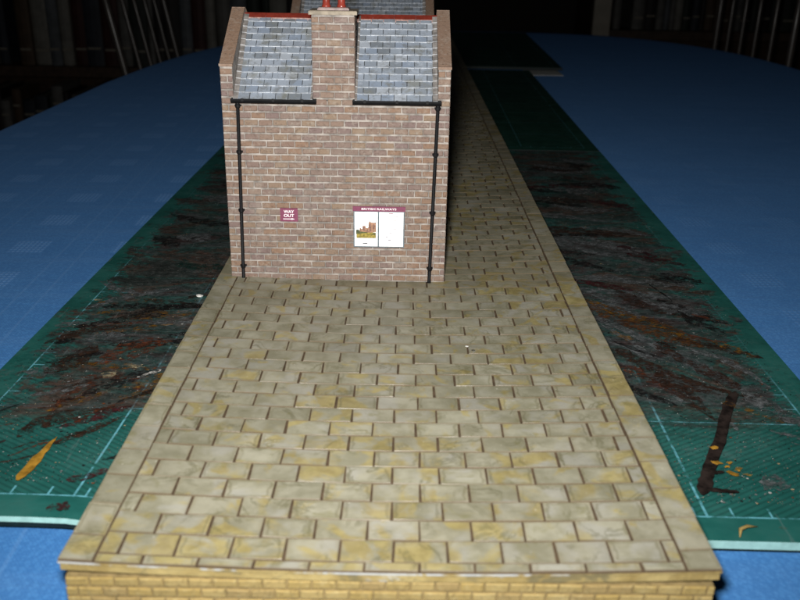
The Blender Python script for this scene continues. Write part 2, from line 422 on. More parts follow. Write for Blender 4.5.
class G:
    """collects geometry in scene centimetres (z = 0 on the table)"""
    def __init__(s):
        s.v, s.f, s.m, s.t = [], [], [], []
        s.tone = 0.0
    def face(s, idx, mi=0):
        s.f.append(idx); s.m.append(mi); s.t.append(s.tone)
    def box(s, a, b, mi=0, mtop=None, mfront=None):
        x0, y0, z0 = a; x1, y1, z1 = b
        n = len(s.v)
        s.v += [(x0, y0, z0), (x1, y0, z0), (x1, y1, z0), (x0, y1, z0), (x0, y0, z1), (x1, y0, z1), (x1, y1, z1), (x0, y1, z1)]
        s.face((n, n + 3, n + 2, n + 1), mi)
        s.face((n + 4, n + 5, n + 6, n + 7), mi if mtop is None else mtop)
        s.face((n, n + 1, n + 5, n + 4), mi if mfront is None else mfront)
        s.face((n + 1, n + 2, n + 6, n + 5), mi)
        s.face((n + 2, n + 3, n + 7, n + 6), mi)
        s.face((n + 3, n, n + 4, n + 7), mi)
        return s
    def prism(s, poly, axis, a0, a1, mi=0, mside=None):
        """polygon (list of 2-tuples) extruded along axis; poly in the two other axes in order"""
        n = len(s.v); k = len(poly)
        def P(p, a):
            return {'x': (a, p[0], p[1]), 'y': (p[0], a, p[1]), 'z': (p[0], p[1], a)}[axis]
        s.v += [P(p, a0) for p in poly] + [P(p, a1) for p in poly]
        s.face(tuple(range(k)), mi)
        s.face(tuple(reversed(range(n + k, n + 2 * k))) if n == 0 else tuple(n + k + i for i in reversed(range(k))), mi)
        if n:
            s.f[-2] = tuple(n + i for i in range(k))
        for i in range(k):
            j = (i + 1) % k
            s.face((n + i, n + k + i, n + k + j, n + j), mi if mside is None else (mside[i] if isinstance(mside, (list, tuple)) else mside))
        return s
    def tube(s, pts, rad, seg=10, mi=0, cap=True):
        pts = [Vector(p) for p in pts]
        if not isinstance(rad, (list, tuple)): rad = [rad] * len(pts)
        rings = []
        for i, p in enumerate(pts):
            d = (pts[min(i + 1, len(pts) - 1)] - pts[max(i - 1, 0)]).normalized()
            a = d.cross(Vector((0, 1, 0)) if abs(d.y) < 0.9 else Vector((1, 0, 0))).normalized()
            b = d.cross(a)
            n = len(s.v)
            for k in range(seg):
                t = 2 * math.pi * k / seg
                s.v.append(tuple(p + (a * math.cos(t) + b * math.sin(t)) * rad[i]))
            rings.append(n)
        for r0, r1 in zip(rings, rings[1:]):
            for k in range(seg):
                l = (k + 1) % seg
                s.face((r0 + k, r0 + l, r1 + l, r1 + k), mi)
        if cap:
            s.face(tuple(rings[0] + k for k in reversed(range(seg))), mi)
            s.face(tuple(rings[-1] + k for k in range(seg)), mi)
        return s
    def chip(s, x0, x1, y0, y1, zb, zt, b=0.015, mi=0, jit=0.0, xf=None, medge=None, mcham=None):
        """paving stone / brick lying in xy, chamfered top (no underside); xf maps local to scene"""
        j = lambda: random.uniform(-jit, jit)
        n = len(s.v)
        pts = []
        cor = [(x0 + j(), y0 + j()), (x1 + j(), y0 + j()), (x1 + j(), y1 + j()), (x0 + j(), y1 + j())]
        cx, cy = (x0 + x1) / 2, (y0 + y1) / 2
        for c in cor: pts.append((c[0], c[1], zb))
        for c in cor: pts.append((c[0], c[1], zt - b))
        for c in cor:
            pts.append((c[0] - math.copysign(b, c[0] - cx), c[1] - math.copysign(b, c[1] - cy), zt + j() * 0.4))
        if xf: pts = [xf(p) for p in pts]
        s.v += pts
        me = mi if medge is None else medge
        for k in range(4):
            l = (k + 1) % 4
            s.face((n + k, n + l, n + 4 + l, n + 4 + k), me)
            s.face((n + 4 + k, n + 4 + l, n + 8 + l, n + 8 + k), mi if mcham is None else mcham)
        s.face((n + 8, n + 9, n + 10, n + 11), mi)
        return s
    def mesh(s, name, mats, org=(0, 0, 0), smooth=False, tone=False):
        o = Vector(org)
        return make_mesh(name, [(Vector(v) - o) * S for v in s.v], s.f, mats, s.m, smooth, s.t if tone else None)
    def build(s, name, mats, parent, kind=None, smooth=False, tone=False, label=None):
        if not isinstance(mats, (list, tuple)): mats = [mats]
        return link(name, s.mesh(name, mats, ORG[parent.name], smooth, tone), parent, kind=kind, label=label)
    def solo(s, name, mats, org, label, cat, group=None, kind=None, smooth=False):
        if not isinstance(mats, (list, tuple)): mats = [mats]
        o = link(name, s.mesh(name, mats, org, smooth))
        o.location = (Vector(org) + Vector((0, 0, TZ))) * S
        ORG[o.name] = Vector(org)
        return tag(o, label, cat, group, kind)
def piece(name, me, parent, p, rot=None, kind=None):
    """a small shared-mesh piece whose origin sits at scene point p"""
    return link(name, me, parent, (Vector(p) - ORG[parent.name]) * S, rot, kind)

# ------------------------------------------------------------------ the setting
G().box((-260, -120, -TZ - 4), (260, 420, -TZ)).solo('floor', M['carpet'], (0, 0, -TZ), 'dark carpeted floor under the table', 'floor', kind='structure')
G().box((-260, 400, -TZ), (260, 410, 180)).solo('back_wall', M['wall_paint'], (0, 400, -TZ), 'unlit wall behind the bookcases', 'wall', kind='structure')

# ------------------------------------------------------------------ table and cloth
def outline(grow=0.0, npt=160):
    pts = []
    cx, a = 10.3, 45.2 + grow
    for i in range(npt):
        t = 2 * math.pi * i / npt
        ct, st = math.cos(t), math.sin(t)
        n = 2.75
        x = math.copysign(abs(ct) ** (2 / n), ct) * a
        if st >= 0:
            y = 106 + math.copysign(abs(st) ** (2 / n), st) * (76 + grow)
            x += 0.05 * (y - 106)
        else:
            y = 4 - abs(st) ** (2 / n) * (45 + grow)
        pts.append((cx + x, y))
    return pts
tb = root('dining_table', (10, 55, -TZ), 'long oval dining table hidden under the blue cloth', 'table')
ol = outline(-0.3)
G().prism(ol, 'z', -3.2, -0.35).build('table_top', M['wood_dark'], tb)
for yy in (20, 112):
    g = G().tube([(10, yy, -TZ + 4), (10, yy, -50), (10, yy, -30), (10, yy, -3.2)], [7, 4, 6, 9], 16)
    pd = g.build('pedestal', M['wood_dark'], tb, smooth=True)
    for s in (-1, 1):
        g = G().tube([(10, yy, -TZ + 9), (10 + s * 14, yy, -TZ + 5), (10 + s * 28, yy, -TZ + 2)], [3.4, 2.6, 2.0], 10)
        g.build('foot', M['wood_dark'], pd, smooth=True)

def cloth():
    g = G()
    rings = []
    base = outline(0.0, 220)
    N = len(base)
    cen = Vector((10.3, 70))
    # flat top: fan of rings, then the rounded edge and the hanging skirt with folds
    levels = []
    for f in (0.0, 0.5, 0.85, 0.97): levels.append(('top', f))
    for k in range(5): levels.append(('edge', k / 4))
    for k in range(1, 7): levels.append(('skirt', k / 6))
    for kind, f in levels:
        n = len(g.v)
        for i, b in enumerate(base):
            b = Vector(b)
            pn, nn = Vector(base[i - 1]), Vector(base[(i + 1) % N])
            t = (nn - pn).normalized(); nrm = Vector((t.y, -t.x))
            if kind == 'top':
                q = cen + (b - nrm * 0.6 - cen) * max(f, 0.001); z = 0.0
            elif kind == 'edge':
                a = f * math.pi / 2
                q = b + nrm * (-0.6 + 0.8 * math.sin(a)); z = -0.8 * (1 - math.cos(a))
            else:
                w = math.sin(i * 2 * math.pi * 23 / N) + 0.5 * math.sin(i * 2 * math.pi * 41 / N + 1)
                q = b + nrm * (0.2 + f * (0.9 + 0.9 * w)); z = -0.8 - f * 20
            g.v.append((q.x, q.y, z))
        rings.append(n)
    for r0, r1 in zip(rings, rings[1:]):
        for i in range(N):
            j = (i + 1) % N
            g.face((r0 + i, r1 + i, r1 + j, r0 + j))
    return g.solo('tablecloth', M['cloth'], (10, 55, 0), 'plain blue woven damask cloth covering the whole table', 'tablecloth', smooth=True)
cloth()

# ------------------------------------------------------------------ cutting mats
MT = 0.30
def lift(x, y):                              # the front left edge of the near mat does not lie flat
    a = min(1, max(0, (-x - 7.2) / 2.2)); a = a * a * (3 - 2 * a)
    b = min(1, max(0, (30 - y) / 9)); b = b * b
    return 0.20 * a * b
def mat_z(x, y): return MT + lift(x, y)
def cutting_mat(loc, width, length, thick, mat, edge, label, rotz=0.0, curl=False, z0=0.0):
    r = root('cutting_mat', (loc[0], loc[1], z0), label, 'cutting mat', 'cutting mats laid end to end along the table')
    g = G()
    nx, ny = 30, 26
    xs = [-width / 2 + width * i / nx for i in range(nx + 1)]
    ys = [length * (j / ny) ** 1.6 for j in range(ny + 1)]
    B = 0.05
    def grid(z, flip, mi, ins):
        n = len(g.v)
        for y in ys:
            for x in xs:
                xx = max(-width / 2 + ins, min(width / 2 - ins, x)); yy = max(ins, min(length - ins, y))
                h = lift(x + loc[0], y + loc[1]) if curl else 0.0
                g.v.append((loc[0] + xx, loc[1] + yy, z0 + (z(x) if callable(z) else z) + h))
        for j in range(ny):
            for i in range(nx):
                a = n + j * (nx + 1) + i
                q = (a, a + 1, a + nx + 2, a + nx + 1)
                g.face(tuple(reversed(q)) if flip else q, mi)
        return n
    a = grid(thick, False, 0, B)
    m = grid(lambda x: thick - (0.14 if curl and x < -5 else 0.22), True, 2, 0.0); g.f = g.f[:-nx * ny]; g.m = g.m[:-nx * ny]; g.t = g.t[:-nx * ny]  # painted shade band reaches higher on the left, as the gap's shadow
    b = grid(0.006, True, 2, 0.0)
    def rim(n):
        w = nx + 1
        return [n + i for i in range(w)] + [n + j * w + nx for j in range(1, ny + 1)] + [n + ny * w + i for i in reversed(range(nx))] + [n + j * w for j in reversed(range(1, ny))]
    ra, rm, rb = rim(a), rim(m), rim(b)
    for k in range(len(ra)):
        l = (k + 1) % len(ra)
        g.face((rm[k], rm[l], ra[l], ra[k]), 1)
        g.face((rb[k], rb[l], rm[l], rm[k]), 2)  # lower rim painted dark like the shadow under the mat
    o = g.build('sheet', [mat, edge, M['mat_under_shade']], r)
    if rotz: r.rotation_euler.z = rotz
    return r
mat_near = cutting_mat((0.05, 20.25), 30.1, 50.2, MT, M['mat'], M['mat_edge_lit'], 'nearest cutting mat, its green surface smeared with brown, grey and orange paint', rotz=math.radians(-0.95), curl=True)
mat_mid = cutting_mat((0.87, 70.47), 30.1, 50.0, MT, M['mat_far'], M['mat_under_shade'], 'middle green cutting mat, clean, just beyond the paint-smeared one', rotz=math.radians(-0.95))
mat_far = cutting_mat((6.2, 121.2), 30.0, 52.0, MT, M['mat_far'], M['mat_under_shade'], 'farthest dark cutting mat, sticking out sideways beyond the other two', z0=MT + 0.01, rotz=math.radians(-1.8))

G().box((16.2, 117.4, 0.02), (20.8, 122.6, 0.06)).solo('paper_slip', M['pale_edge'], (18.5, 120, 0.02), 'white slip of paper on the cloth at the corner of the farthest mat', 'paper')

# ---- paint on the near mat
ZM = [0.0]
def stroke(pts, widths, m, ragged=0.18, name='paint_mark', parent=None, seg=14):
    """a ragged ribbon of paint lying on the near mat"""
    ZM[0] += 0.0007
    pts = [Vector(p) for p in pts]
    P, Wd = [], []
    for i in range(seg + 1):
        t = i / seg * (len(pts) - 1); k = min(int(t), len(pts) - 2); f = t - k
        f2 = f * f * (3 - 2 * f) if len(pts) > 2 else f
        P.append(pts[k].lerp(pts[k + 1], f))
        w = widths[k] * (1 - f) + widths[k + 1] * f
        e = min(1, min(i, seg - i) / 1.5 + 0.15)
        Wd.append(w * e)
    g = G()
    for i, p in enumerate(P):
        d = (P[min(i + 1, seg)] - P[max(i - 1, 0)]).normalized()
        nrm = Vector((-d.y, d.x))
        for s in (-1, -0.4, 0.4, 1):
            q = p + nrm * s * Wd[i] * (1 + random.uniform(-ragged, ragged) * (1 if abs(s) == 1 else 0)) + d * random.uniform(-ragged, ragged) * Wd[i] * 0.6
            hump = 0.012 if abs(s) < 1 else 0.0
            g.v.append((q.x, q.y, mat_z(q.x, q.y) + 0.004 + ZM[0] + hump * 0.5))
    for i in range(seg):
        for k in range(3):
            a = i * 4 + k
            g.face((a, a + 1, a + 5, a + 4))
    return g.build(name, m, parent or mat_near, smooth=True)
def blob(x, y, r, m, ax=1.0, rot=0.0, ragged=0.3, name='paint_mark'):
    ZM[0] += 0.0007
    g = G(); N = 14
    g.v.append((x, y, mat_z(x, y) + 0.012 + ZM[0]))
    for i in range(N):
        t = 2 * math.pi * i / N
        q = Vector((math.cos(t) * r * ax, math.sin(t) * r)) * (1 + random.uniform(-ragged, ragged))
        q.rotate(Matrix.Rotation(rot, 2))
        g.v.append((x + q.x, y + q.y, mat_z(x + q.x, y + q.y) + 0.004 + ZM[0]))
    for i in range(N):
        g.face((0, 1 + i, 1 + (i + 1) % N))
    return g.build(name, m, mat_near, smooth=True)
rr = random.Random(11)
# broad random smears, direction as a palette knife leaves them
def smear(xa, xb, ya, yb, cols, cnt, ang, lmin, lmax, wmin, wmax):
    for _ in range(cnt):
        x, y = rr.uniform(xa, xb), rr.uniform(ya, yb)
        L = rr.uniform(lmin, lmax); a = math.radians(ang + rr.uniform(-22, 22)); w = rr.uniform(wmin, wmax)
        d = Vector((math.cos(a), math.sin(a))) * L / 2
        b = Vector((-d.y, d.x)) * rr.uniform(-0.25, 0.25)
        p0, p1, p2 = Vector((x, y)) - d, Vector((x, y)) + b, Vector((x, y)) + d
        xs = [p.x for p in (p0, p1, p2)]
        if min(xs) < -14.6 or max(xs) > 14.5: continue
        stroke([p0, p1, p2], [w * 0.5, w, w * 0.4], PAINT[rr.choice(cols)], 0.45)
smear(-13.5, -8, 36, 68, ['black', 'grey', 'grey', 'green', 'umber', 'grey'], 26, 160, 2, 6, 0.25, 0.8)
smear(-13.5, -8, 28, 38, ['rust', 'umber', 'black', 'grey', 'umber', 'grey', 'black', 'grey', 'orange'], 34, 20, 1.2, 4, 0.12, 0.45)
smear(-14, -8, 23, 29, ['umber', 'black', 'umber', 'rust', 'black', 'maroon', 'umber'], 22, 35, 0.8, 3.0, 0.06, 0.24)
smear(8, 14, 46, 69, ['maroon', 'black', 'umber', 'grey', 'grey', 'green'], 26, 165, 2, 6, 0.25, 0.9)
smear(8, 14, 36, 47, ['grey', 'umber', 'black', 'maroon', 'grey', 'grey'], 22, 150, 1.5, 5, 0.2, 0.6)
smear(8.5, 14, 29, 37, ['rust', 'umber', 'grey', 'black', 'umber', 'grey', 'umber', 'black'], 30, 135, 1.0, 3.8, 0.10, 0.35)
smear(9, 14, 24, 29, ['umber', 'black', 'grey', 'green'], 9, 130, 0.5, 1.6, 0.05, 0.16)
# marks one can find in the photograph
stroke([(-11.0, 21.95), (-10.96, 23.0), (-10.9, 24.1), (-10.85, 24.6)], [0.20, 0.17, 0.09, 0.012], SOLID_YELLOW, 0.24)
stroke([(-9.6, 22.05), (-9.1, 22.2), (-8.7, 22.7), (-8.2, 23.2)], [0.20, 0.17, 0.13, 0.06], PAINT['maroon'], 0.3)
stroke([(-9.6, 20.55), (-9.0, 20.75)], [0.14, 0.20], PAINT['maroon'], 0.4)
stroke([(-11.9, 26.3), (-11.2, 27.0), (-10.2, 27.9)], [0.12, 0.22, 0.07], PAINT['orange'], 0.35)
stroke([(-11.7, 26.2), (-11.6, 27.6), (-10.9, 28.6)], [0.08, 0.18, 0.22], PAINT['rust'], 0.35)
stroke([(-12.1, 24.5), (-11.9, 25.4), (-11.3, 26.2), (-10.2, 26.6)], [0.15, 0.34, 0.3, 0.12], PAINT['umber'], 0.4)
stroke([(-11.3, 30.0), (-11.0, 31.4), (-10.2, 32.3), (-9.1, 32.2)], [0.26, 0.38, 0.30, 0.22], PAINT['rust'], 0.35)
blob(-10.7, 29.2, 0.26, PAINT['cream'], 1.2, 0.4)
blob(-9.9, 29.9, 0.16, PAINT['cream'], 1.8, 0.2, 0.5)
stroke([(-9.6, 29.0), (-8.9, 29.7)], [0.07, 0.10], PAINT['white'], 0.4)
blob(-11.4, 36.6, 0.25, PAINT['orange'], 1.5, 0.3)
blob(-13.6, 36.5, 0.14, PAINT['cream'], 1.5, 0.3)
blob(-13.3, 36.2, 0.13, PAINT['orange'], 1.2, 0.0)
stroke([(-13.1, 29.2), (-12.4, 30.4), (-12.0, 31.8)], [0.25, 0.55, 0.2], PAINT['umber'], 0.3)
blob(-13.4, 32.1, 0.22, PAINT['black'], 1.6, 0.5)
# thick dark bar left by a brush on the right of the near mat, with its crumbs of ochre
stroke([(9.05, 22.3), (9.6, 23.6), (10.5, 25.4), (11.6, 27.9), (12.2, 29.0)], [0.22, 0.20, 0.19, 0.20, 0.14], SOLID_UMBER, 0.16, seg=28)
stroke([(9.3, 22.6), (10.2, 22.5)], [0.12, 0.08], SOLID_UMBER, 0.25)
stroke([(9.6, 23.5), (10.1, 23.6)], [0.10, 0.07], SOLID_UMBER, 0.25)
for (x, y, r_) in ((9.95, 24.1, 0.13), (10.45, 24.15, 0.08), (10.6, 23.75, 0.09), (10.35, 23.5, 0.10), (10.75, 23.45, 0.07), (10.3, 23.9, 0.06), (10.2, 25.0, 0.10)):
    blob(x, y, r_, PAINT['yellow'] if r_ < 0.1 else SOLID_YELLOW, 1.7, rr.uniform(-0.8, 0.8), 0.45)
stroke([(11.4, 28.2), (12.2, 27.6), (13.2, 26.6)], [0.14, 0.18, 0.04], PAINT['orange'], 0.4)
stroke([(8.4, 37.4), (9.4, 36.0), (10.6, 34.6), (12.2, 32.8)], [0.35, 0.7, 0.8, 0.35], PAINT['glaze'], 0.4, seg=20)
stroke([(8.2, 37.9), (9.2, 36.3), (10.6, 35.1), (12.0, 33.3)], [0.25, 0.4, 0.45, 0.2], PAINT['orange'], 0.4, seg=20)
stroke([(12.7, 33.4), (13.3, 32.8), (14.0, 31.7)], [0.20, 0.26, 0.10], PAINT['orange'], 0.3)
stroke([(8.3, 35.8), (9.0, 34.9), (10.4, 32.6), (11.4, 30.8), (12.2, 29.3)], [0.2, 0.26, 0.22, 0.2, 0.12], PAINT['grey'], 0.35, seg=20)
stroke([(8.7, 34.2), (9.4, 33.3)], [0.18, 0.26], PAINT['orange'], 0.4)
stroke([(8.6, 32.6), (9.6, 30.6), (10.4, 28.2), (10.8, 26.8)], [0.3, 0.4, 0.3, 0.1], PAINT['umber'], 0.45, seg=18)
stroke([(10.2, 33.0), (11.6, 30.6), (12.4, 29.1)], [0.2, 0.34, 0.3], PAINT['umber'], 0.45)
stroke([(12.4, 28.6), (13.2, 27.6), (14.2, 25.6)], [0.3, 0.35, 0.2], PAINT['grey'], 0.5)
blob(11.4, 23.0, 0.42, PAINT['grey'], 1.1, 0.3)
stroke([(11.5, 40.5), (12.0, 38.8), (12.25, 37.8)], [0.02, 0.07, 0.015], PAINT['black'], 0.2)
blob(10.8, 20.75, 0.06, PAINT['orange'], 2.0, 0.1)
# flecks nobody could count
g = G()
for _ in range(7500):
    side = rr.choice((-1, 1))
    x = side * rr.uniform(7.7, 14.2); y = 22 + 44 * rr.random() ** 1.4
    r_ = rr.uniform(0.008, 0.022) * (2.4 if rr.random() < 0.05 else 1)
    n = len(g.v); zz = mat_z(x, y) + 0.07
    a0 = rr.uniform(0, 6)
    for k in range(5):
        a = a0 + k * 1.2566
        g.v.append((x + math.cos(a) * r_ * rr.uniform(0.7, 1.5), y + math.sin(a) * r_ * rr.uniform(0.7, 1.3), zz))
    g.face(tuple(n + k for k in range(5)), rr.choice((0, 1, 2, 3, 3, 3, 4, 4, 4)))
g.build('paint_flecks', [plain('fleck_' + k, c, 0.6, 0.3) for k, c in (('white', (0.42, 0.42, 0.40)), ('cream', (0.36, 0.29, 0.17)), ('rust', (0.15, 0.05, 0.02)), ('black', (0.01, 0.01, 0.01)), ('grey', (0.17, 0.18, 0.18)))], mat_near, kind='stuff')

# ------------------------------------------------------------------ platform
HW, Y0, Y1, ZT = 7.5, 16.4, 150.0, 2.3
SAG = 0.2
def top_z(x): return ZT - SAG * (1 - (x / HW) ** 2)
def top_tilt(x): return math.atan(2 * SAG * x / HW ** 2)
pf = root('model_platform', (0, Y0, 0.3), 'long model railway platform paved in stained cream stone, standing on the mats', 'model platform')
EM = 0.05                                   # depth of the joints
def slab(zoff, thick, inset, mats, name, y0=Y0, y1=Y1, nx=24):
    g = G()
    xs = [-HW + inset + (2 * HW - 2 * inset) * i / nx for i in range(nx + 1)]
    for y in (y0, y1):
        for dz in (0, thick):
            for x in xs:
                g.v.append((x, y, top_z(x) - zoff - dz))
    w = nx + 1
    ft, fb, bt, bb = 0, w, 2 * w, 3 * w
    for i in range(nx):
        g.face((ft + i, ft + i + 1, bt + i + 1, bt + i), 0)
        g.face((fb + i + 1, fb + i, bb + i, bb + i + 1), 1)
        g.face((fb + i, fb + i + 1, ft + i + 1, ft + i), 1)
        g.face((bb + i + 1, bb + i, bt + i, bt + i + 1), 1)
    g.face((fb, ft, bt, bb), 1)
    g.face((ft + nx, fb + nx, bb + nx, bt + nx), 1)
    return g.build(name, mats, pf)
paving = slab(EM, 0.06, 0.0, [M['groove'], M['lip']], 'paving_sheet')
slab(EM + 0.062, 0.20, 0.035, [M['edge_band'], M['edge_band']], 'edge_band', Y0 + 0.035, Y1 - 0.04)
# body with brick faces
wb = 7.43
ztop = ZT - SAG - EM - 0.27
zbot = 0.32
body = G().box((-wb + 0.03, Y0 + 0.10, zbot), (wb - 0.03, Y1 - 0.3, ztop)).build('body', M['ochre_mortar'], pf)
BL, BH = 0.565, 0.28
gap = 0.034
gapz = 0.072
def wall_xf(y):            # brick lying in (x, z') facing -y
    return lambda p: (p[0], y - p[2], p[1])
brick_me = {}
def brick_mesh(L, mat, var, key):
    k = (round(L, 3), var, key)
    if k not in brick_me:
        g = G()
        g.chip(-L / 2, L / 2, -(BH - gapz) / 2, (BH - gapz) / 2, -0.03, 0.03, 0.024, jit=0.012, xf=lambda p: (p[0], -p[2], p[1]))
        brick_me[k] = g.mesh('brick', [mat])
    return brick_me[k]
def course(x0, x1, row, L=BL):
    """brick intervals along one course, half bond"""
    x = x0 - (L / 2 if row % 2 else 0)
    out = []
    while x < x1 - 0.01:
        a, b = max(x, x0), min(x + L, x1)
        if b - a > 0.1: out.append((a + gap / 2, b - gap / 2))
        x += L
    return out
row = 0
z = ztop - BH
while z > zbot - 0.2:
    zc = z + BH / 2
    if zc - BH / 2 > zbot - 0.02:
        for a, b in course(-wb, wb, row):
            me = brick_mesh(b - a, M['ochre_brick'], random.randint(0, 3), 'o')
            piece('brick', me, body, ((a + b) / 2, Y0 + 0.075, zc))
    row += 1; z -= BH
g = G()
for s in (-1, 1):
    z = ztop - BH; row = 0
    while z > zbot - 0.02:
        for a, b in course(Y0 + 0.3, Y1 - 0.3, row):
            g.tone = random.random()
            g.chip(a, b, z + gap / 2, z + BH - gap / 2, -0.03, 0.03, 0.014, xf=lambda p, s=s: (s * (wb + p[2]), p[0] if s > 0 else p[0], p[1]))
        row += 1; z -= BH
g.build('side_bricks', M['ochre_brick'], body, kind='stuff', tone=True)

# paving stones
SL, SD, GP = 1.262, 0.806, 0.050
CW = 0.80
stone_me = {}
def stone_mesh(L, D, var):
    k = (round(L, 2), round(D, 2), var)
    if k not in stone_me:
        g = G()
        g.chip(-L / 2, L / 2, -D / 2, D / 2, -EM - 0.01, 0.0, 0.008, jit=0.014, medge=1, mcham=1)
        stone_me[k] = g.mesh('paving_stone', [M['stone'], M['stone_edge']])
    return stone_me[k]
cnt = 0
LIM = 297
xl, xr = -HW + CW, HW - CW
far = G()
y = Y0 + 0.02
row = 0
first = 0.30
stones = []
while y < Y1 - 0.3:
    D = first if row == 0 else SD
    off = (0.15 + (0.5 if row % 2 else 0.0) + random.uniform(-0.05, 0.05)) * SL
    x = xl - off
    while x < xr - 0.05:
        a, b = max(x, xl), min(x + SL, xr)
        if b - a > 0.16:
            stones.append((a + GP / 2, b - GP / 2, y + GP * 0.35, y + D - GP * 0.35, 'stone'))
        x += SL
    y += D; row += 1
for s in (-1, 1):
    y = Y0 + 0.02; k = 0
    while y < Y1 - 0.1:
        L = (0.95 if s < 0 else 0.7) if k == 0 else 1.275
        xa, xb = (-HW + 0.01, xl - GP / 2) if s < 0 else (xr + GP / 2, HW - 0.01)
        stones.append((xa, xb, y + 0.012, min(y + L, Y1) - 0.012, 'coping'))
        y += L; k += 1
stones.sort(key=lambda t: t[2])
bx0, bx1, by0, by1 = -6.97, 1.98, 35.15, 42.4
for a, b, c, d, kind in stones:
    mx, my = (a + b) / 2, (c + d) / 2
    hidden = bx0 + 0.3 < a and b < bx1 - 0.3 and c > by0 + 0.3
    if cnt < LIM and not hidden and my < 48:
        me = stone_mesh(b - a, d - c, random.randint(0, 3))
        piece('paving_stone' if kind == 'stone' else 'coping_slab', me, paving, (mx + random.uniform(-0.008, 0.008), my + random.uniform(-0.008, 0.008), top_z(mx) + random.uniform(-0.012, 0.008)),
              (random.uniform(-0.012, 0.012), -top_tilt(mx) + random.uniform(-0.010, 0.010), random.uniform(-0.010, 0.010)))
        cnt += 1
    else:
        far.tone = random.random()
        far.chip(a, b, c, d, -EM - 0.01, random.uniform(-0.012, 0.006), 0.018, jit=0.012, medge=1, mcham=1, xf=lambda p: (p[0], p[1], p[2] + top_z(p[0])))
far.build('far_paving_stones', [M['stone'], M['stone_edge']], paving, kind='stuff', tone=True)

